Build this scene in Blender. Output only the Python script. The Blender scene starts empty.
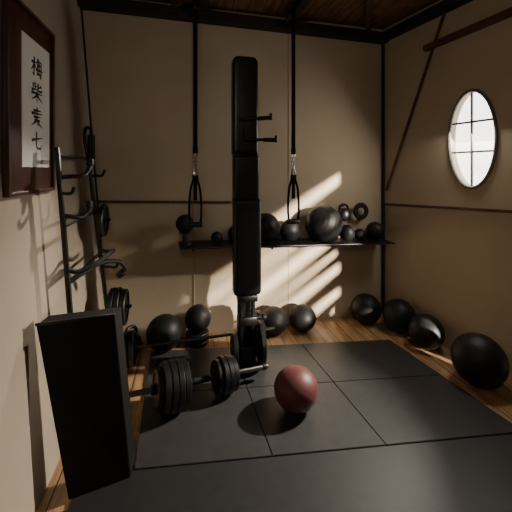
import bpy, bmesh, math, random
from mathutils import Vector, Matrix, Euler
random.seed(4)
scene = bpy.context.scene
COL = scene.collection

# ------------------------------------------------------------ materials
def new_mat(name):
    m = bpy.data.materials.new(name); m.use_nodes = True
    nt = m.node_tree; b = nt.nodes["Principled BSDF"]
    return m, nt, b

def simple(name, col, rough=.5, metal=0., bump=0., scale=60., var=.0, spec=.5):
    m, nt, b = new_mat(name)
    b.inputs["Base Color"].default_value = (*col, 1)
    b.inputs["Roughness"].default_value = rough
    b.inputs["Metallic"].default_value = metal
    b.inputs["Specular IOR Level"].default_value = spec
    tc = nt.nodes.new("ShaderNodeTexCoord")
    n = nt.nodes.new("ShaderNodeTexNoise"); n.inputs["Scale"].default_value = scale
    n.inputs["Detail"].default_value = 6
    nt.links.new(tc.outputs["Object"], n.inputs["Vector"])
    if bump:
        bp = nt.nodes.new("ShaderNodeBump"); bp.inputs["Strength"].default_value = bump
        bp.inputs["Distance"].default_value = .003
        nt.links.new(n.outputs["Fac"], bp.inputs["Height"])
        nt.links.new(bp.outputs["Normal"], b.inputs["Normal"])
    if var:
        r = nt.nodes.new("ShaderNodeValToRGB")
        r.color_ramp.elements[0].position = .3; r.color_ramp.elements[1].position = .7
        r.color_ramp.elements[0].color = (*[c*(1-var) for c in col], 1)
        r.color_ramp.elements[1].color = (*[min(1, c*(1+var)) for c in col], 1)
        n2 = nt.nodes.new("ShaderNodeTexNoise"); n2.inputs["Scale"].default_value = scale*.06
        n2.inputs["Detail"].default_value = 8
        nt.links.new(tc.outputs["Object"], n2.inputs["Vector"])
        nt.links.new(n2.outputs["Fac"], r.inputs["Fac"])
        nt.links.new(r.outputs["Color"], b.inputs["Base Color"])
    return m

def wood(name, c1, c2, rough=.45, stretch=(12, 1.2, 12), plank=None):
    m, nt, b = new_mat(name)
    b.inputs["Roughness"].default_value = rough
    tc = nt.nodes.new("ShaderNodeTexCoord")
    mp = nt.nodes.new("ShaderNodeMapping"); mp.inputs["Scale"].default_value = stretch
    nt.links.new(tc.outputs["Object"], mp.inputs["Vector"])
    n = nt.nodes.new("ShaderNodeTexNoise"); n.inputs["Scale"].default_value = 2.5
    n.inputs["Detail"].default_value = 10; n.inputs["Distortion"].default_value = 1.2
    nt.links.new(mp.outputs["Vector"], n.inputs["Vector"])
    r = nt.nodes.new("ShaderNodeValToRGB")
    r.color_ramp.elements[0].position = .35; r.color_ramp.elements[1].position = .68
    r.color_ramp.elements[0].color = (*c1, 1); r.color_ramp.elements[1].color = (*c2, 1)
    nt.links.new(n.outputs["Fac"], r.inputs["Fac"])
    out = r.outputs["Color"]
    if plank:
        mp2 = nt.nodes.new("ShaderNodeMapping"); mp2.inputs["Rotation"].default_value = (0, 0, math.radians(90))
        nt.links.new(tc.outputs["Object"], mp2.inputs["Vector"])
        br = nt.nodes.new("ShaderNodeTexBrick")
        br.inputs["Scale"].default_value = 1
        br.inputs["Brick Width"].default_value = 1.6
        br.inputs["Row Height"].default_value = plank
        br.inputs["Mortar Size"].default_value = .004
        br.inputs["Color1"].default_value = (1, 1, 1, 1); br.inputs["Color2"].default_value = (.7, .7, .7, 1)
        br.inputs["Mortar"].default_value = (.10, .08, .06, 1)
        nt.links.new(mp2.outputs["Vector"], br.inputs["Vector"])
        mx = nt.nodes.new("ShaderNodeMix"); mx.data_type = 'RGBA'; mx.blend_type = 'MULTIPLY'
        mx.inputs["Factor"].default_value = 1
        nt.links.new(out, mx.inputs["A"]); nt.links.new(br.outputs["Color"], mx.inputs["B"])
        out = mx.outputs["Result"]
    nt.links.new(out, b.inputs["Base Color"])
    bp = nt.nodes.new("ShaderNodeBump"); bp.inputs["Strength"].default_value = .12
    bp.inputs["Distance"].default_value = .004
    nt.links.new(n.outputs["Fac"], bp.inputs["Height"]); nt.links.new(bp.outputs["Normal"], b.inputs["Normal"])
    return m

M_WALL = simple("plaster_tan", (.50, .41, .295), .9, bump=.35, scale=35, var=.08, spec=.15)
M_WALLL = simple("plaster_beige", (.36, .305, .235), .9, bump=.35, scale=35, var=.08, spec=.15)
M_FLOOR = wood("floor_oak", (.30, .17, .082), (.60, .38, .20), .30, plank=.12)
M_CEIL = wood("ceiling_board", (.14, .072, .032), (.32, .17, .078), .7, plank=.14)
M_BEAM = wood("dark_beam", (.010, .006, .005), (.03, .019, .013), .7)
M_BROWN = wood("brown_beam", (.06, .030, .016), (.14, .072, .037), .6)
M_MAT = simple("foam_mat", (.046, .045, .046), .36, bump=.2, scale=260, var=.12, spec=.5)
M_MAT2 = simple("rubber_floor_mat", (.027, .027, .028), .44, bump=.3, scale=300, var=.12, spec=.45)
M_RUB = simple("black_rubber", (.007, .007, .008), .5, bump=.2, scale=160, spec=.35)
M_BALL = simple("black_ball_rubber", (.010, .010, .0105), .52, bump=.03, scale=140, spec=.38)
M_MAROON = simple("maroon_rubber", (.115, .034, .036), .5, bump=.03, scale=120, var=.04, spec=.4)
M_METAL = simple("black_powder_steel", (.006, .006, .007), .38, metal=0, spec=.5)
M_IRON = simple("cast_iron", (.008, .008, .0085), .40, metal=0, bump=.1, scale=120, spec=.55)
M_CHROME = simple("dull_chrome", (.25, .245, .24), .3, metal=1.)
M_DARKBAR = simple("dark_steel", (.08, .08, .08), .35, metal=1.)
M_VINYL = simple("black_vinyl", (.008, .008, .009), .34, bump=.03, scale=90, spec=.55)
M_WEB = simple("black_webbing", (.006, .006, .006), .85, bump=.4, scale=300, spec=.15)
M_PAPER = simple("rice_paper", (.78, .76, .72), .9, bump=.1, scale=60, var=.04, spec=.1)
M_INK = simple("ink", (.010, .009, .009), .6)
M_FRAME = wood("frame_wood", (.032, .011, .007), (.095, .034, .018), .4, stretch=(12, 12, 1.2))
M_BOARD = simple("black_laminate", (.005, .005, .005), .6, bump=.05, scale=60, spec=.25)
M_WFR = simple("grey_paint", (.16, .15, .14), .6)

# ------------------------------------------------------------ geometry builder
class G:
    def __init__(s): s.bm = bmesh.new()
    def prism(s, pts_bot, pts_top):
        a = [s.bm.verts.new(p) for p in pts_bot]; b = [s.bm.verts.new(p) for p in pts_top]
        n = len(a)
        s.bm.faces.new(a[::-1]); s.bm.faces.new(b)
        for i in range(n):
            s.bm.faces.new((a[i], a[(i+1) % n], b[(i+1) % n], b[i]))
        return s
    def box(s, size, loc=(0, 0, 0), rot=(0, 0, 0), bev=0., seg=2):
        M = Matrix.Translation(loc) @ Euler(rot).to_matrix().to_4x4() @ Matrix.Diagonal((*size, 1))
        r = bmesh.ops.create_cube(s.bm, size=1, matrix=M)
        if bev:
            es = list({e for v in r["verts"] for e in v.link_edges})
            bmesh.ops.bevel(s.bm, geom=es, offset=bev, segments=seg, profile=.5, affect='EDGES')
        return s
    def beam(s, p0, p1, w, h, up=(0, 0, 1), bev=.004):
        p0, p1 = Vector(p0), Vector(p1); d = (p1-p0); L = d.length; d.normalize()
        up = Vector(up); x = d.cross(up).normalized(); z = x.cross(d).normalized()
        M = Matrix((x, d, z)).transposed().to_4x4(); M.translation = (p0+p1)/2
        M = M @ Matrix.Diagonal((w, L, h, 1))
        r = bmesh.ops.create_cube(s.bm, size=1, matrix=M)
        if bev:
            es = list({e for v in r["verts"] for e in v.link_edges})
            bmesh.ops.bevel(s.bm, geom=es, offset=bev, segments=2, profile=.5, affect='EDGES')
        return s
    def lathe(s, prof, M=Matrix.Identity(4), seg=40, closed=False):
        rings = []
        for r, z in prof:
            if r < 1e-6: rings.append([s.bm.verts.new(M @ Vector((0, 0, z)))])
            else: rings.append([s.bm.verts.new(M @ Vector((r*math.cos(2*math.pi*i/seg), r*math.sin(2*math.pi*i/seg), z))) for i in range(seg)])
        pairs = list(zip(rings[:-1], rings[1:]))
        if closed: pairs.append((rings[-1], rings[0]))
        for a, b in pairs:
            for i in range(seg):
                j = (i+1) % seg
                if len(a) == 1 and len(b) == 1: continue
                if len(a) == 1: f = (a[0], b[j], b[i])
                elif len(b) == 1: f = (a[i], a[j], b[0])
                else: f = (a[i], a[j], b[j], b[i])
                try: s.bm.faces.new(f)
                except ValueError: pass
        return s
    def cyl(s, p0, p1, r, r2=None, seg=20, bev=.15):
        p0, p1 = Vector(p0), Vector(p1); L = (p1-p0).length
        r2 = r if r2 is None else r2
        M = Matrix.Translation(p0) @ (p1-p0).to_track_quat('Z', 'Y').to_matrix().to_4x4()
        b = min(bev*r, L*.3)
        return s.lathe([(0, 0), (r-b, 0), (r, b), (r2, L-b), (r2-b, L), (0, L)], M, seg)
    def tube(s, pts, r, closed=False, seg=10, flat=None):
        pts = [Vector(p) for p in pts]; n = len(pts); rings = []
        T = []
        for i in range(n):
            if closed: t = pts[(i+1) % n]-pts[i-1]
            else: t = pts[min(i+1, n-1)]-pts[max(i-1, 0)]
            T.append(t.normalized())
        ref = Vector((0, 0, 1)) if abs(T[0].z) < .9 else Vector((0, 1, 0))
        u = (ref-T[0]*ref.dot(T[0])).normalized()
        for i in range(n):
            u = (u-T[i]*u.dot(T[i])).normalized(); v = T[i].cross(u)
            ru, rv = (r, r) if flat is None else flat
            rings.append([s.bm.verts.new(pts[i]+u*ru*math.cos(2*math.pi*k/seg)+v*rv*math.sin(2*math.pi*k/seg)) for k in range(seg)])
        m = n if closed else n-1
        for i in range(m):
            a, b = rings[i], rings[(i+1) % n]
            for k in range(seg):
                s.bm.faces.new((a[k], a[(k+1) % seg], b[(k+1) % seg], b[k]))
        if not closed:
            s.bm.faces.new(rings[0][::-1]); s.bm.faces.new(rings[-1])
        return s
    def done(s, name, mat, parent=None, loc=(0, 0, 0), rot=(0, 0, 0), smooth=True, **props):
        bmesh.ops.recalc_face_normals(s.bm, faces=s.bm.faces)
        me = bpy.data.meshes.new(name); s.bm.to_mesh(me); s.bm.free()
        me.materials.append(mat)
        if smooth:
            for p in me.polygons: p.use_smooth = True
        ob = bpy.data.objects.new(name, me); COL.objects.link(ob)
        if smooth:
            try: me.set_sharp_from_angle(angle=math.radians(35))
            except Exception: pass
        ob.location = loc; ob.rotation_euler = rot
        if parent: ob.parent = parent
        for k, v in props.items(): ob[k] = v
        return ob

def root(name, loc, label, category, rot=(0, 0, 0), group=None):
    e = bpy.data.objects.new(name, None); COL.objects.link(e)
    e.empty_display_size = .05; e.location = loc; e.rotation_euler = rot
    e["label"] = label; e["category"] = category
    if group: e["group"] = group
    return e

def smooth_path(ctrl, n=8):
    """Catmull-Rom through the control points."""
    c = [Vector(p) for p in ctrl]; c = [c[0]*2-c[1]]+c+[c[-1]*2-c[-2]]; out = []
    for i in range(1, len(c)-2):
        for k in range(n):
            t = k/n; p0, p1, p2, p3 = c[i-1:i+3]
            out.append(.5*((2*p1)+(p2-p0)*t+(2*p0-5*p1+4*p2-p3)*t*t+(3*p1-p0-3*p2+p3)*t**3))
    out.append(c[-2]); return out

# ------------------------------------------------------------ room
HC = 2.98
def back_y(x): return 3.03 + .0426*(x+.64)
def right_x(y): return 2.04 + .2*(3.144-y)
def left_x(z): return -.64 - .22*z/2.9
YN = -2.9
g = G(); g.prism([(-1.2, YN, -.1), (3.6, YN, -.1), (3.6, 3.4, -.1), (-1.2, 3.4, -.1)],
                 [(-1.2, YN, 0), (3.6, YN, 0), (3.6, 3.4, 0), (-1.2, 3.4, 0)])
g.done("floor", M_FLOOR, smooth=False, kind="structure")
g = G(); g.prism([(-1.2, YN, HC), (3.6, YN, HC), (3.6, 3.4, HC), (-1.2, 3.4, HC)],
                 [(-1.2, YN, HC+.1), (3.6, YN, HC+.1), (3.6, 3.4, HC+.1), (-1.2, 3.4, HC+.1)])
g.done("ceiling", M_CEIL, smooth=False, kind="structure")
g = G(); g.prism([(-1.0, back_y(-1.0), 0), (2.04, back_y(2.04), 0), (2.04, back_y(2.04)+.1, 0), (-1.0, back_y(-1)+.1, 0)],
                 [(-1.0, back_y(-1.0), HC), (2.04, back_y(2.04), HC), (2.04, back_y(2.04)+.1, HC), (-1.0, back_y(-1)+.1, HC)])
g.done("wall_back", M_WALL, smooth=False, kind="structure")
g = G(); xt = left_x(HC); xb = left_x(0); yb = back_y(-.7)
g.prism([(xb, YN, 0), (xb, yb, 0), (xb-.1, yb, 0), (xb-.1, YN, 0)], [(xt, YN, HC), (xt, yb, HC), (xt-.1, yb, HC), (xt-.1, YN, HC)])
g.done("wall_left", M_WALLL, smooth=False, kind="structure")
g = G(); g.prism([(-1.2, YN, 0), (3.6, YN, 0), (3.6, YN-.1, 0), (-1.2, YN-.1, 0)], [(-1.2, YN, HC), (3.6, YN, HC), (3.6, YN-.1, HC), (-1.2, YN-.1, HC)])
g.done("wall_front", M_WALL, smooth=False, kind="structure")

# right wall with oval opening and added, unseen sun slits nearer the camera
WY, WZ, WA, WB = 2.225, 1.745, .185, .385
g = G(); bm = g.bm
y0, y1 = 1.80, 3.144
angs = [2*math.pi*i/64 for i in range(64)]
for cy, cz in ((y0, 0), (y1, 0), (y1, HC), (y0, HC)):
    angs.append(math.atan2((cz-WZ), (cy-WY)) % (2*math.pi))
angs = sorted(set(angs))
def P(y, z, off=0.): 
    return Vector((right_x(y)+off, y, z))
for off in (0., .1):
    ins, outs = [], []
    for a in angs:
        c, s_ = math.cos(a), math.sin(a)
        k = 1/math.sqrt((c/WA)**2+(s_/WB)**2)
        ins.append(bm.verts.new(P(WY+k*c, WZ+k*s_, off)))
        ks = []
        if c > 1e-9: ks.append((y1-WY)/c)
        if c < -1e-9: ks.append((y0-WY)/c)
        if s_ > 1e-9: ks.append((HC-WZ)/s_)
        if s_ < -1e-9: ks.append((0-WZ)/s_)
        k = min(ks); outs.append(bm.verts.new(P(WY+k*c, WZ+k*s_, off)))
    n = len(angs)
    for i in range(n):
        j = (i+1) % n
        bm.faces.new((ins[i], ins[j], outs[j], outs[i]))
    if off == 0.: ins0 = ins
    else:
        for i in range(n):
            j = (i+1) % n
            bm.faces.new((ins0[i], ins0[j], ins[j], ins[i]))
# out-of-view slits added to throw sun streaks on the back wall: (z0, z1, [(ya, yb) open spans])
YO = 1.79
gaps = [(.10, .22, [(1.62, YO)]), (.28, .46, [(1.56, YO)]), (.56, .64, [(1.0, YO)]), (.80, .89, [(-.2, YO)]), (.99, 1.04, [(-.6, 1.7)]),
        (1.14, 1.28, [(-1.2, YO)]), (1.38, 1.45, [(-2.2, 1.6)]), (1.53, 1.59, [(-2.4, 1.3)]), (1.69, 1.80, [(-.3, YO)])]
def strip(ya, yb_, za, zb):
    g.prism([P(ya, za), P(yb_, za), P(yb_, za, .012), P(ya, za, .012)], [P(ya, zb), P(yb_, zb), P(yb_, zb, .012), P(ya, zb, .012)])
z = 0
for a, b, op in gaps:
    strip(YN, y0, z, a)
    e_ = y0
    for ya, yb_ in op:
        strip(yb_, e_, a, b); e_ = ya
    strip(YN, e_, a, b)
    z = b
strip(YN, y0, z, HC)
g.done("wall_right", M_WALL, smooth=False, kind="structure")

# window: frame ring, muntins, bright glass
win = bpy.data.objects.new("window_1", None); COL.objects.link(win); win["kind"] = "structure"
win.location = P(WY, WZ)
udir = Vector((-.2, 1, 0)).normalized(); ndir = Vector((-1, -.2, 0)).normalized()
def L(u, v, n): return udir*u + Vector((0, 0, 1))*v + ndir*n
A = WA*math.sqrt(1.04)
g = G(); g.tube([L(A*math.cos(t), WB*math.sin(t), .004) for t in [2*math.pi*i/72 for i in range(72)]], .010, closed=True, flat=(.013, .013))
g.done("window_frame", M_WFR, win)
g = G()
for u in (.01,):
    hv = WB*math.sqrt(1-(u/A)**2)*.99
    g.beam(L(u, -hv, -.02), L(u, hv, -.02), .012, .018, up=ndir, bev=0)
for v in (.14, -.10):
    hw = A*math.sqrt(1-(v/WB)**2)*.99
    g.beam(L(-hw, v, -.02), L(hw, v, -.02), .012, .016, bev=0)
g.done("window_muntin", M_WFR, win)
me_m, nt, b = new_mat("bright_daylit_glass")
b.inputs["Base Color"].default_value = (.9, .9, .9, 1)
b.inputs["Emission Color"].default_value = (1, .98, .95, 1)
b.inputs["Emission Strength"].default_value = 4
g = G(); vs = [g.bm.verts.new(L(A*math.cos(t), WB*math.sin(t), -.06)) for t in [2*math.pi*i/64 for i in range(64)]]
g.bm.faces.new(vs)
g.done("window_glass", me_m, win, smooth=False)

# trims (beams, rails, posts)
tn = [0]
def trim(p0, p1, w, h, mat=M_BEAM, up=(0, 0, 1)):
    tn[0] += 1
    G().beam(p0, p1, w, h, up=up).done("trim_%d" % tn[0], mat, kind="structure", smooth=False)
trim((-.86, back_y(-.86)-.045, 2.885), (2.05, back_y(2.05)-.045, 2.865), .10, .09)
trim((left_x(1.24)+.01, back_y(-.7)-.01, 1.235), (.42, back_y(.42)-.01, 1.20), .018, .020, mat=M_BROWN)
trim(Vector((right_x(3.12)-.03, 3.12, 2.88)), Vector((right_x(-.5)-.03, -.5, 2.90)), .07, .09)
trim((right_x(3.12)-.01, 3.12, 1.142), (right_x(1.0)-.01, 1.0, 1.255), .018, .022, mat=M_BROWN)
trim((2.025, 3.125, 0), (2.025, 3.125, 2.90), .026, .026, up=(0, 1, 0))
trim((left_x(0)+.008, back_y(-.64)-.01, 0), (left_x(2.9)+.008, back_y(-.64)-.02, 2.9), .014, .014, up=(0, 1, 0))
trim((right_x(3.08)-.02, 3.08, 1.29), (right_x(2.40)-.02, 2.40, 2.93), .020, .022, up=(1, 0, 0), mat=M_BROWN)
trim((right_x(2.62)-.03, 2.62, 2.595), (right_x(.6)-.03, .6, 2.66), .05, .05, mat=M_BROWN)
for x in (.15, .98): trim((x, 3.0, 2.94), (x, -.5, 2.94), .08, .08)
trim((1.80, 3.02, 2.93), (1.38, 2.3, 2.95), .05, .06, mat=M_BROWN)
trim((-.1, 2.97, 2.94), (.5, 2.3, 2.95), .05, .06, mat=M_BROWN)
for x in (.075, .985):
    trim((x, back_y(x)-.001, .02), (x, back_y(x)-.001, 2.84), .014, .010, mat=M_WALL, up=(0, 1, 0))

# ------------------------------------------------------------ mats
BL, BR, FL, FR = (-.28, 2.84), (1.75, 2.60), (-.25, 1.735), (1.88, 1.525)
def bil(u, v):
    return Vector(((1-v)*((1-u)*BL[0]+u*BR[0])+v*((1-u)*FL[0]+u*FR[0]), (1-v)*((1-u)*BL[1]+u*BR[1])+v*((1-u)*FL[1]+u*FR[1])))
us = [0, .325, .615, 1]; vs_ = [0, .49, 1]
MT = .018
for i in range(3):
    for j in range(2):
        a, b_, c, d = bil(us[i], vs_[j]), bil(us[i], vs_[j+1]), bil(us[i+1], vs_[j+1]), bil(us[i+1], vs_[j])
        cen = (a+b_+c+d)/4; ip = lambda p: p+(cen-p).normalized()*.0028
        q = [ip(p) for p in (a, b_, c, d)]
        g = G(); g.prism([(p.x-cen.x, p.y-cen.y, 0) for p in q], [(p.x-cen.x, p.y-cen.y, MT) for p in q])
        bmesh.ops.bevel(g.bm, geom=[e for e in g.bm.edges if all(v.co.z > .01 for v in e.verts)], offset=.002, segments=2, affect='EDGES')
        g.done("exercise_mat", M_MAT, loc=(cen.x, cen.y, 0), label="black textured square foam mat tile on the wooden floor", category="exercise mat", group="foam mat tiles", smooth=False)
g = G(); pts = [(-.50, 1.757), (-.52, .2), (2.45, .2), (2.28, 1.480)]
g.prism([(x, y, 0) for x, y in pts], [(x, y, .014) for x, y in pts])
g.done("rubber_mat", M_MAT2, smooth=False, label="large black rubber floor mat in front of the foam tiles", category="mat")

# ------------------------------------------------------------ balls
def ball(r, loc, label, name="medicine_ball", mat=M_BALL, ribs=False, rot=None, group=None, valve=True, cat="ball", sq=1.):
    prof = []; N = 60
    for i in range(N+1):
        f = -math.pi/2+math.pi*i/N; rr = r
        if ribs:
            rr = r*(1-.010*(.5+.5*math.cos(f*22)) * (1 if abs(f) < 1.2 else 0))
        else:
            for f0 in (-.62, 0, .62): rr -= r*.005*math.exp(-((f-f0)/.035)**2)
        prof.append((max(0, rr*math.cos(f)) if 0 < i < N else 0, rr*math.sin(f)))
    rot = rot or (random.uniform(.2, 1.3), random.uniform(-.5, .5), random.uniform(0, 6))
    M = Matrix.Diagonal((1, 1, sq, 1)) @ Euler(rot).to_matrix().to_4x4()
    loc = (loc[0], loc[1], loc[2]-r*(1-sq))
    ob = G().lathe(prof, M, seg=64).done(name, mat, loc=loc, label=label, category=cat)
    if group: ob["group"] = group
    if valve:
        G().lathe([(0, r*1.003), (r*.05, r*1.003), (r*.06, r*.99), (r*.06, r*.96), (0, r*.96)], M, seg=20).done("valve", M_IRON, ob)
    return ob

ball(.137, (.673, 1.969, .137+MT), "deep maroon rubber medicine ball on the foam mat", mat=M_MAROON, rot=(1.1, .5, 2.6), sq=.90)
gf = "black balls along the back wall"
lab = "black rubber medicine ball on the floor by the back wall"
ball(.125, (.795, 2.945, .125), lab, group=gf, sq=.96)
ball(.122, (1.075, 2.95, .122), lab, group=gf, sq=.96)
ball(.062, (.60, 2.98, .062), "small black ball on the floor by the back wall", group=gf)
gr = "black balls on the wood floor"
ball(.143, (1.735, 2.965, .143), "black rubber ball on the floor in the room corner", group=gr, sq=.98)
ball(.146, (1.945, 2.745, .146), "black rubber ball on wood floor beside the plaster wall", group=gr)
ball(.138, (1.985, 2.44, .138), "slightly smaller black ball on wood floor beside the wall", group=gr)
ball(.172, (2.01, 1.95, .172), "large black exercise ball on wood floor under the oval window", group=gr, name="exercise_ball")
ball(.145, (-.17, 2.84, .145+MT), "large black slam ball on the floor behind the barbell", name="slam_ball", sq=.97)

# shelf
def SZ(x): return .835-.033*(x-.92)
sh = root("wall_shelf", (.92, back_y(.92), SZ(.92)), "long thin black metal shelf on the back wall holding balls", "shelf", rot=(0, .033, math.atan(.0426)))
G().box((2.02, .30, .012), (.03, -.152, -.006), bev=.003).done("shelf_board", M_METAL, sh)
for x in (-.85, -.1, .75):
    G().beam((x, -.01, -.10), (x, -.01, -.013), .016, .010, up=(0, 1, 0)).done("bracket", M_METAL, sh)
gs = "balls on the wall shelf"
def sball(x, r, label, dy=.0, **k): return ball(r, (x, back_y(x)-max(r+.01, .13)-dy, SZ(x)+r+.001), label, group=gs, **k)
sball(.27, .05, "small black ball on the wall shelf")
sball(.45, .08, "small black ball on the wall shelf")
sball(.715, .132, "black medicine ball on the wall shelf")
sball(.958, .102, "medium black medicine ball on the wall shelf")
sball(1.275, .172, "large ribbed black exercise ball on the wall shelf", ribs=True, name="exercise_ball")
sball(1.535, .076, "small black ball on the wall shelf", dy=.02)
sball(1.677, .056, "small black ball on the wall shelf", dy=.02)
sball(1.86, .088, "small black ball at the end of the wall shelf")
G().lathe([(0, 0), (.055, 0), (.055, .012), (.02, .02), (.02, .08), (.05, .092), (.05, .10), (.03, .096), (0, .094)]).done(
    "ball_stand", M_METAL, loc=(-.005, back_y(0)-.13, SZ(0)), label="short black metal stand on the wall shelf holding a ball", category="stand")
ball(.078, (-.005, back_y(0)-.13, SZ(0)+.094+.079), "small black ball on a short stand by the strap", group=gs)

# kettlebells
def kettlebell(loc, r, label, rot=(0, 0, 0)):
    k = root("kettlebell", loc, label, "kettlebell", rot=rot)
    prof = [(0, 0), (r*.6, 0), (r*.75, r*.12), (r*.95, r*.5), (r, r*.95), (r*.9, r*1.4), (r*.62, r*1.75), (r*.3, r*1.88), (0, r*1.9)]
    G().lathe(prof, seg=36).done("body", M_IRON, k)
    pts = []
    for i in range(17):
        t = math.pi*i/16
        pts.append((math.cos(t)*r*.72*(1 if i not in (0, 16) else .95), 0, r*1.45+math.sin(t)**.7*r*1.0))
    G().tube(pts, r*.17, seg=12).done("handle", M_IRON, k)
    return k
x = 1.525
kettlebell((x, back_y(x)-.10, 1.002), .066, "small black kettlebell hanging from a hook on the wall")
def hook(x, z, l=.1):
    G().tube([(0, 0, 0), (0, -l*.8, 0), (0, -l, .005), (0, -l-.008, .02)], .005).done("wall_hook", M_METAL, loc=(x, back_y(x), z), label="small black steel hook fixed to the plaster wall", category="hook", group="wall hooks")
hook(x, 1.140, .11)
x = 1.735
G().lathe([(.040, -.010), (.075, -.012), (.086, 0), (.075, .012), (.040, .010)], Matrix.Rotation(math.pi/2, 4, 'X'), 40, closed=True).done(
    "ring_weight", M_IRON, loc=(x, back_y(x)-.07, 1.085), label="round black ring weight hanging from a wall hook", category="weight")
hook(x, 1.122, .09)
kettlebell((-.44, 2.87, 0), .088, "black cast iron kettlebell on floor near the back wall", rot=(0, 0, .9))

# ------------------------------------------------------------ plates / barbells
def plate_prof(r, h):
    return [(.016, -h*.45), (r*.26, -h*.5), (r*.30, -h*.28), (r*.74, -h*.28), (r*.80, -h*.5), (r*.95, -h*.5), (r, -h*.36),
            (r, h*.36), (r*.95, h*.5), (r*.80, h*.5), (r*.74, h*.28), (r*.30, h*.28), (r*.26, h*.5), (.016, h*.45)]
def barbell(name, p0, p1, plates, label, cat, bar_r=.013, barmat=M_CHROME):
    p0, p1 = Vector(p0), Vector(p1); Ln = (p1-p0).length; q = (p1-p0).to_track_quat('Z', 'Y')
    e = root(name, p0, label, cat); e.rotation_euler = q.to_euler()
    G().cyl((0, 0, 0), (0, 0, Ln), bar_r).done("bar", barmat, e)
    for zc, r, h in plates:
        G().lathe(plate_prof(r, h), Matrix.Translation((0, 0, zc)), 48, closed=True).done("weight_plate", M_IRON, e)
    return e
e = barbell("dumbbell", (-.36, 2.045, .170+MT), (.57, 2.285, .094+MT),
        [(.205, .112, .036), (.243, .143, .038), (.282, .145, .038), (.321, .143, .038), (.360, .132, .038), (.584, .100, .032), (.618, .115, .034), (.653, .115, .034), (.688, .105, .034)],
        "adjustable dumbbell with dull steel bar and black iron plates on mat", "dumbbell", bar_r=.016)
for z in (.174, .393, .556, .718):
    G().cyl((0, 0, z-.014), (0, 0, z+.014), .028).done("collar", M_METAL, e)
for z in (.0, .93):
    G().cyl((0, 0, z-.012), (0, 0, z+.02), .021).done("end_cap", M_RUB, e)
G().cyl((0, 0, .42), (0, 0, .53), .020).done("grip", M_RUB, e)
e = barbell("barbell", (-.46, 2.635, .140+MT), (.72, 2.650, .176+MT),
        [(.03, .125, .035), (.07, .125, .035), (1.005, .168, .045), (1.055, .15, .035)],
        "barbell with black plates on the mat behind the padded tower", "barbell", bar_r=.011, barmat=M_DARKBAR)
G().cyl((0, 0, 1.08), (0, 0, 1.11), .028).done("collar", M_METAL, e)
gp = "flat stacked weight plates"
for i in range(3):
    G().lathe(plate_prof(.10, .034), seg=40, closed=True).done("weight_plate", M_IRON, loc=(.10, 2.925, .0175+.0345*i), label="small black weight plate in a flat stack on the floor", category="weight plate", group=gp)
ball(.112, (.105, 2.92, .104+.112), "black medicine ball on a low stack of weight plates")

# ------------------------------------------------------------ bench tower
tw = root("padded_bench_tower", (.456, 2.49, MT), "tall upright black padded exercise tower standing on the mat", "exercise machine")
G().beam((-.012, .055, 0.03), (-.012, .055, 2.26), .10, .05, up=(0, 1, 0)).done("upright", M_METAL, tw)
def pad(z0, z1, x=0, w=.205, rc=.025, rt=None):
    g = G(); rt = rt or rc
    W, Hh = w/2, (z1-z0)/2
    zc = (z0+z1)/2
    rings = []
    for off, yy in ((.004, .045), (0, .038), (0.0, -.026), (.003, -.036), (.009, -.042), (.017, -.046), (.03, -.047)):
        ring = []; w_, h_ = W-off, Hh-off
        for cx, cz, a0 in ((1, 1, 0), (-1, 1, 90), (-1, -1, 180), (1, -1, 270)):
            r_ = max((rt if cz > 0 else rc)-off*.6, .004)
            for k in range(9):
                a = math.radians(a0+90*k/8)
                ring.append(g.bm.verts.new((x+cx*(w_-r_)+r_*math.cos(a), yy-.02, zc+cz*(h_-r_)+r_*math.sin(a))))
        rings.append(ring)
    for a, b in zip(rings[:-1], rings[1:]):
        n = len(a)
        for i in range(n): g.bm.faces.new((a[i], a[(i+1) % n], b[(i+1) % n], b[i]))
    g.bm.faces.new(rings[0][::-1]); g.bm.faces.new(rings[-1])
    return g.done("pad", M_VINYL, tw)
pad(1.600, 2.33, -.018, .194, .010, .045); pad(1.264, 1.594, -.010, .196, .008); pad(.545, 1.259, -.002, .210, .03, .008)
G().box((.185, .07, .03), (-.014, -.005, 1.597), bev=.004).done("bracket", M_METAL, tw)
G().box((.195, .07, .03), (-.01, -.005, 1.261), bev=.004).done("bracket", M_METAL, tw)
def peg(pts):
    o = G().tube(pts, .011, seg=12).done("peg_handle", M_METAL, tw)
    p = Vector(pts[-1]); q = Vector(pts[-2]); d = (p-q).normalized()
    G().cyl(p-d*.10, p+d*.004, .016).done("grip", M_RUB, o)
    G().cyl(p+Vector((0, 0, -.018)), p+Vector((0, 0, .034)), .012).done("end_post", M_METAL, o)
peg([(-.07, -.062, 1.85), (-.02, -.085, 1.855), (.06, -.095, 1.862), (.165, -.10, 1.87)])
peg([(-.03, -.062, 1.80), (-.028, -.085, 1.72), (-.02, -.092, 1.708), (.05, -.10, 1.705), (.205, -.105, 1.705)])
for x in (-.045, .045):
    G().cyl((x, -.02, .06), (x, -.02, .58), .017).done("support_pole", M_METAL, tw)
G().box((.15, .11, .05), (0, -.01, .52), bev=.008).done("clamp", M_METAL, tw)
G().box((.14, .11, .07), (0, -.01, .35), bev=.012).done("clamp", M_METAL, tw)
G().box((.13, .11, .14), (0, -.01, .095), bev=.02, seg=4).done("counterweight", M_IRON, tw)
G().box((.11, .26, .03), (0, .02, .016), bev=.006).done("foot", M_METAL, tw)
G().box((.26, .08, .03), (0, -.06, .016), bev=.006).done("foot", M_METAL, tw)
G().cyl((0.05, -.02, .36), (.12, -.02, .36), .01).cyl((.12, -.02, .36), (.15, -.02, .36), .024).done("adjusting_knob", M_RUB, tw)
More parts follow.
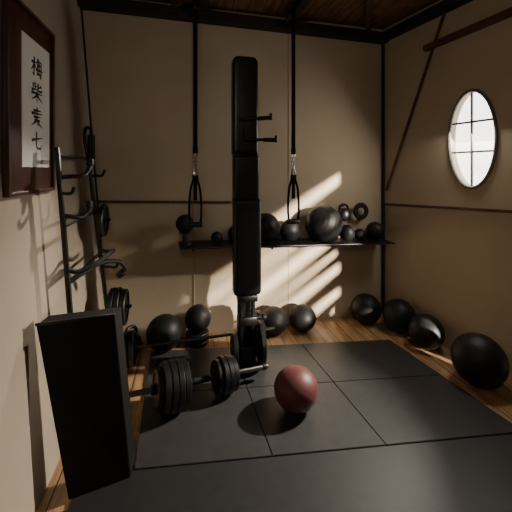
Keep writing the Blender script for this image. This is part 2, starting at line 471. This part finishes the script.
for x, r in ((.100, .155), (-.098, .12)):
    G().lathe(plate_prof(r, .035), Matrix.Translation((x, -.03, r+.015)) @ Matrix.Rotation(math.pi/2, 4, 'Y'), 48, closed=True).done("round_plate", M_IRON, tw)
G().cyl((-.13, -.03, .15), (.14, -.03, .15), .018).done("axle", M_METAL, tw)

# ------------------------------------------------------------ suspension straps
def strap(x, y, label):
    e = root("suspension_strap", (x, y, 0), label, "suspension trainer", group="hanging suspension straps")
    G().box((.034, .004, 1.17), (0, 0, 2.225)).done("webbing", M_WEB, e)
    G().box((.042, .012, .05), (0, 0, 1.66), bev=.004).done("strap_end", M_WEB, e)
    yb_ = back_y(x)-.10-y
    G().box((.04, yb_, .022), (0, yb_/2, 2.865), bev=.003).done("anchor_arm", M_METAL, e)
    G().box((.045, .02, .07), (0, 0, 2.83), bev=.004).done("anchor_clamp", M_METAL, e)
    g = G()
    def link(zc, h, w, turn, r=.004):
        pts = []
        for i in range(20):
            t = 2*math.pi*i/20; a, b_ = w*math.cos(t), h*math.sin(t)
            pts.append((a*math.cos(turn), a*math.sin(turn), zc+b_))
        g.tube(pts, r, closed=True, seg=8)
    link(1.620, .022, .014, 0); link(1.588, .020, .011, 1.57); link(1.556, .020, .011, 0); link(1.524, .020, .011, 1.57); link(1.482, .03, .015, .2, .006)
    g.done("carabiner_chain", M_CHROME, e)
    G().box((.050, .022, .06), (0, 0, 1.43), bev=.006).done("buckle", M_WEB, e)
    G().box((.028, .020, .17), (0, 0, 1.34), bev=.004).done("strap_tail", M_WEB, e)
    g = G()
    pts = smooth_path([(-.012, 0, 1.43), (-.036, 0, 1.35), (-.046, 0, 1.25), (-.048, 0, 1.15), (-.040, 0, 1.065)], 4)
    for s_ in (-1, 1):
        g.tube([(s_*-p[0], p[1], p[2]) for p in pts], .006, seg=8, flat=(.016, .009))
    g.done("loop_strap", M_WEB, e)
    G().cyl((-.056, 0, 1.06), (.056, 0, 1.06), .022).done("handle_grip", M_RUB, e)
strap(.078, 2.715, "black suspension strap with loop handle hanging beside the tower")
strap(.905, 2.715, "black suspension strap with loop handle hanging before the shelf")

# ------------------------------------------------------------ left wall rack
rk = root("storage_rack", (0, 0, 0), "black steel gym rack with curved arms along the plaster wall", "rack")
p1b, p1t = Vector((-.545, 1.93, 0)), Vector((-.662, 1.93, 1.62))
p2b, p2t = Vector((-.50, 2.58, 0)), Vector((-.685, 2.58, 1.62))
def pp(a, b, z): return a+(b-a)*(z/1.62)
for a, b in ((p1b, p1t), (p2b, p2t)):
    G().beam(a, b, .024, .024, up=(0, 1, 0)).done("upright", M_METAL, rk)
for z in (1.58, 1.20, .90, .35):
    G().cyl(pp(p1b, p1t, z), pp(p2b, p2t, z), .010).done("rung", M_METAL, rk)
for a in (p1b, p2b):
    G().box((.12, .03, .02), (a.x+.0, a.y, .01), bev=.004).done("foot", M_METAL, rk)
def arm(base, ctrl, r=.011, grip=True, n=6):
    pts = smooth_path([base]+[base+Vector(c) for c in ctrl], n)
    o = G().tube(pts, r).done("curved_arm", M_METAL, rk)
    if grip:
        G().cyl(pts[-5], pts[-1]+(pts[-1]-pts[-2])*.4, r*1.7).done("grip", M_RUB, o)
def Q1(z): return pp(p1b, p1t, z)
def Q2(z): return pp(p2b, p2t, z)
arm(Q1(1.46), [(.05, .02, .005), (.10, .06, .01), (.12, .10, .05), (.12, .11, .10)], r=.012)
arm(Q1(1.26), [(.04, .02, -.01), (.08, .06, -.02), (.10, .10, .01), (.10, .11, .06)], r=.012)
arm(Q1(1.38), [(.03, -.01, -.005), (.06, -.02, .0), (.07, -.02, .03)], r=.009, grip=False)
arm(Q1(.97), [(.05, .03, -.02), (.12, .10, .0), (.17, .20, .03), (.17, .32, .02), (.12, .42, -.01), (.04, .52, -.02)], r=.013, grip=False)
arm(Q1(.90), [(.06, .08, .03), (.13, .20, .05), (.20, .30, .02), (.22, .38, -.05), (.18, .42, -.10)], r=.013)
arm(Q2(1.46), [(.04, -.01, 0), (.08, -.02, .0), (.10, -.02, .04)], r=.010, grip=False)
arm(Q2(.80), [(.05, -.01, 0), (.10, -.02, .0), (.12, -.02, .05)], r=.010, grip=False)
peg1 = Q2(1.14); peg2 = Q2(.50)
G().cyl(peg1, peg1+Vector((.10, 0, 0)), .010).done("peg", M_METAL, rk)
G().cyl(peg2, peg2+Vector((.17, 0, 0)), .012).done("peg", M_METAL, rk)
RX = Matrix.Rotation(math.pi/2, 4, 'Y')
G().lathe(plate_prof(.12, .034), RX, 44, closed=True).done("weight_plate", M_IRON, loc=(peg1.x+.05, peg1.y, peg1.z-.003), label="black weight plate hanging on a rack peg", category="weight plate", group="plates on rack pegs")
for i, r in enumerate((.14, .14, .125)):
    G().lathe(plate_prof(r, .038), RX, 44, closed=True).done("weight_plate", M_IRON, loc=(peg2.x+.038+.040*i, peg2.y, peg2.z-.003), label="thick black weight plate stacked on a low rack peg", category="weight plate", group="plates on rack pegs")
t1 = p2t+Vector((-.02, 0, 0))
G().tube(smooth_path([p2t+Vector((0, 0, -.03)), t1+Vector((.0, -.0, .10)), t1+Vector((.005, -.01, .165)), t1+Vector((.025, -.02, .182)), t1+Vector((.045, -.02, .165)), t1+Vector((.048, -.02, .08)), t1+Vector((.048, -.02, -.02)), t1+Vector((.04, -.02, -.09)), p2t+Vector((.0, -.01, -.11))], 5), .012).done("top_loop", M_METAL, rk)
G().cyl(t1+Vector((.048, -.02, -.05)), t1+Vector((.048, -.02, .13)), .025).done("grip", M_RUB, rk)

# leaning black board/box
bx = root("leaning_box", (-.39, 1.76, .014), "tall solid matte black box leaning beside the plaster wall", "plyometric box")
F = [(-.515, 1.635, 0), (-.260, 1.695, 0), (-.335, 1.71, .785), (-.655, 1.66, .79)]
D_ = Vector((.012, .10, 0)); o_ = Vector((-.39, 1.76, 0))
g = G(); g.prism([Vector(p)-o_ for p in F], [Vector(p)-o_+D_ for p in F])
bmesh.ops.bevel(g.bm, geom=list(g.bm.edges), offset=.003, segments=2, affect='EDGES')
g.done("body", M_BOARD, bx, smooth=False)
G().beam(Vector(F[3])-o_+Vector((-.002, -.003, .004)), Vector(F[2])-o_+Vector((.002, -.003, .004)), .012, .012, bev=.002).done("edge_trim", M_METAL, bx)

# ------------------------------------------------------------ calligraphy
fr = root("framed_calligraphy", (-.752, 1.80, 1.82), "framed ink calligraphy on white paper in reddish-brown wood", "wall art")
def lb(y0, y1, z0, z1, x0, x1): 
    return ((x1-x0), (y1-y0), (z1-z0)), ((x0+x1)/2, (y0+y1)/2-1.80, (z0+z1)/2-1.82)
FY0, FY1, FZ0, FZ1, wf = 1.575, 2.08, 1.385, 2.265, .018
s_, l = lb(FY0, FY1, FZ0, FZ1, 0, .016); G().box(s_, l, bev=.003).done("backing_board", M_FRAME, fr)
g = G()
for a in ((FY0, FY0+wf, FZ0, FZ1), (FY1-wf, FY1, FZ0, FZ1), (FY0+wf, FY1-wf, FZ0, FZ0+wf), (FY0+wf, FY1-wf, FZ1-wf, FZ1)):
    s_, l = lb(*a, .012, .030); g.box(s_, l, bev=.003)
g.done("frame", M_FRAME, fr)
PY0, PY1, PZ0, PZ1 = 1.712, 2.022, 1.514, 2.14
s_, l = lb(PY0, PY1, PZ0, PZ1, .016, .020); G().box(s_, l).done("paper", M_PAPER, fr, smooth=False)
chars = [
 [[(0,.70),(.42,.76)],[(.24,1),(.22,.5),(.20,0),(.10,.08)],[(.22,.66),(.12,.42),(-.04,.25)],[(.22,.66),(.4,.42)],[(.62,1.03),(.54,.88),(.44,.76)],[(.52,.88),(1,.92)],[(.56,.7),(.5,.14)],[(.56,.7),(.92,.74),(.86,.0),(.76,.06)],[(.40,.38),(1.06,.44)],[(.5,.15),(.92,.19)],[(.68,.62),(.76,.5)],[(.66,.34),(.74,.22)]],
 [[(.14,.95),(.13,.6)],[(.3,1.02),(.3,.62)],[(.3,.8),(.46,.84)],[(.0,.56),(.48,.68)],[(.6,1.03),(.58,.68),(.70,.62),(.96,.66),(.98,.76)],[(.9,.94),(.62,.78)],[(-.02,.40),(1.0,.48)],[(.5,.58),(.49,-.04)],[(.5,.42),(.34,.22),(.04,.04)],[(.5,.42),(.7,.20),(1.0,.06)]],
 [[(.5,1.05),(.5,.5)],[(.18,.86),(.86,.92)],[(.0,.68),(1.0,.76)],[(.2,.5),(.82,.56)],[(.5,.5),(.32,.2),(.0,.0)],[(.42,.36),(.66,.14),(1.02,-.02)],[(.26,.3),(.74,.34),(.5,.06)]],
 [[(.02,.52),(1.0,.72)],[(.45,1.0),(.42,.25),(.52,.08),(.85,.08),(.92,.28)]],
]
Hh = PZ1-PZ0
for ch, fc in zip(chars, (.20, .40, .60, .79)):
    g = G(); cz = PZ1-Hh*fc; cy = (PY0+PY1)/2; W, Hc = .118, .087
    for st_ in ch:
        P2 = [Vector((cy+(u-.5)*W-1.80, cz+(v-.5)*Hc-1.82)) for u, v in st_]
        n = len(P2)
        for i in range(n-1):
            a, b_ = P2[i], P2[i+1]; d = (b_-a).normalized(); nn = Vector((-d.y, d.x))
            w0 = .0078 if i == 0 else .0056; w1 = .0020 if i == n-2 else .0056
            q = [a-nn*w0-d*.002, a+nn*w0-d*.002, b_+nn*w1+d*.003, b_-nn*w1+d*.003]
            g.prism([(.0201, p.x, p.y) for p in q], [(.0208, p.x, p.y) for p in q])
    g.done("calligraphy_character", M_INK, fr, smooth=False)

# ------------------------------------------------------------ lights
def light(name, kind, loc, rot=None, target=None, **k):
    ld = bpy.data.lights.new(name, kind)
    for a, v in k.items(): setattr(ld, a, v)
    o = bpy.data.objects.new(name, ld); COL.objects.link(o); o.location = loc
    if target is not None: o.rotation_euler = (Vector(target)-Vector(loc)).to_track_quat('-Z', 'Y').to_euler()
    return o
light("sun", 'SUN', (4, -2, 4), target=Vector((4, -2, 4))+Vector((-1, 1.7, -.42)), energy=24, angle=math.radians(2.4), color=(1, .87, .72))
lo = P(WY, WZ)+ndir*-.045
light("window_daylight", 'AREA', lo, target=lo+ndir+Vector((0, 0, -.75)), shape='ELLIPSE', size=.34, size_y=.74, energy=20, color=(1, .92, .82))
light("fill_light", 'AREA', (-.1, -.4, 2.4), target=(2.0, 2.6, .7), shape='DISK', size=.5, energy=6.5, color=(1, .90, .77))  # added soft fill from the camera side, no fixture in the room
lo2 = P(WY-.02, WZ-.30)+ndir*.05
light("window_sunbeam", 'SPOT', lo2, target=(.0, 1.95, .10), energy=420, color=(1, .89, .75), shadow_soft_size=.03, spot_size=math.radians(66), spot_blend=1.)
light("rack_shadow_spot", 'SPOT', (.02, 2.74, 1.95), target=(-.70, 1.30, .85), energy=75, color=(1, .90, .78), shadow_soft_size=.02, spot_size=math.radians(50), spot_blend=.8)  # added spot without a fixture, throws the rack's shadow on the left wall

w = bpy.data.worlds.new("world"); scene.world = w; w.use_nodes = True
w.node_tree.nodes["Background"].inputs["Color"].default_value = (1, .93, .86, 1)
w.node_tree.nodes["Background"].inputs["Strength"].default_value = .08

# ------------------------------------------------------------ camera
cd = bpy.data.cameras.new("camera"); cam = bpy.data.objects.new("camera", cd); COL.objects.link(cam)
cam.location = (0, 0, 1.5)
cam.rotation_euler = (math.radians(90), 0, math.radians(-12))
cd.sensor_width = 36; cd.lens = 332/512*36; cd.shift_y = -86/512
cd.clip_start = .02
scene.camera = cam
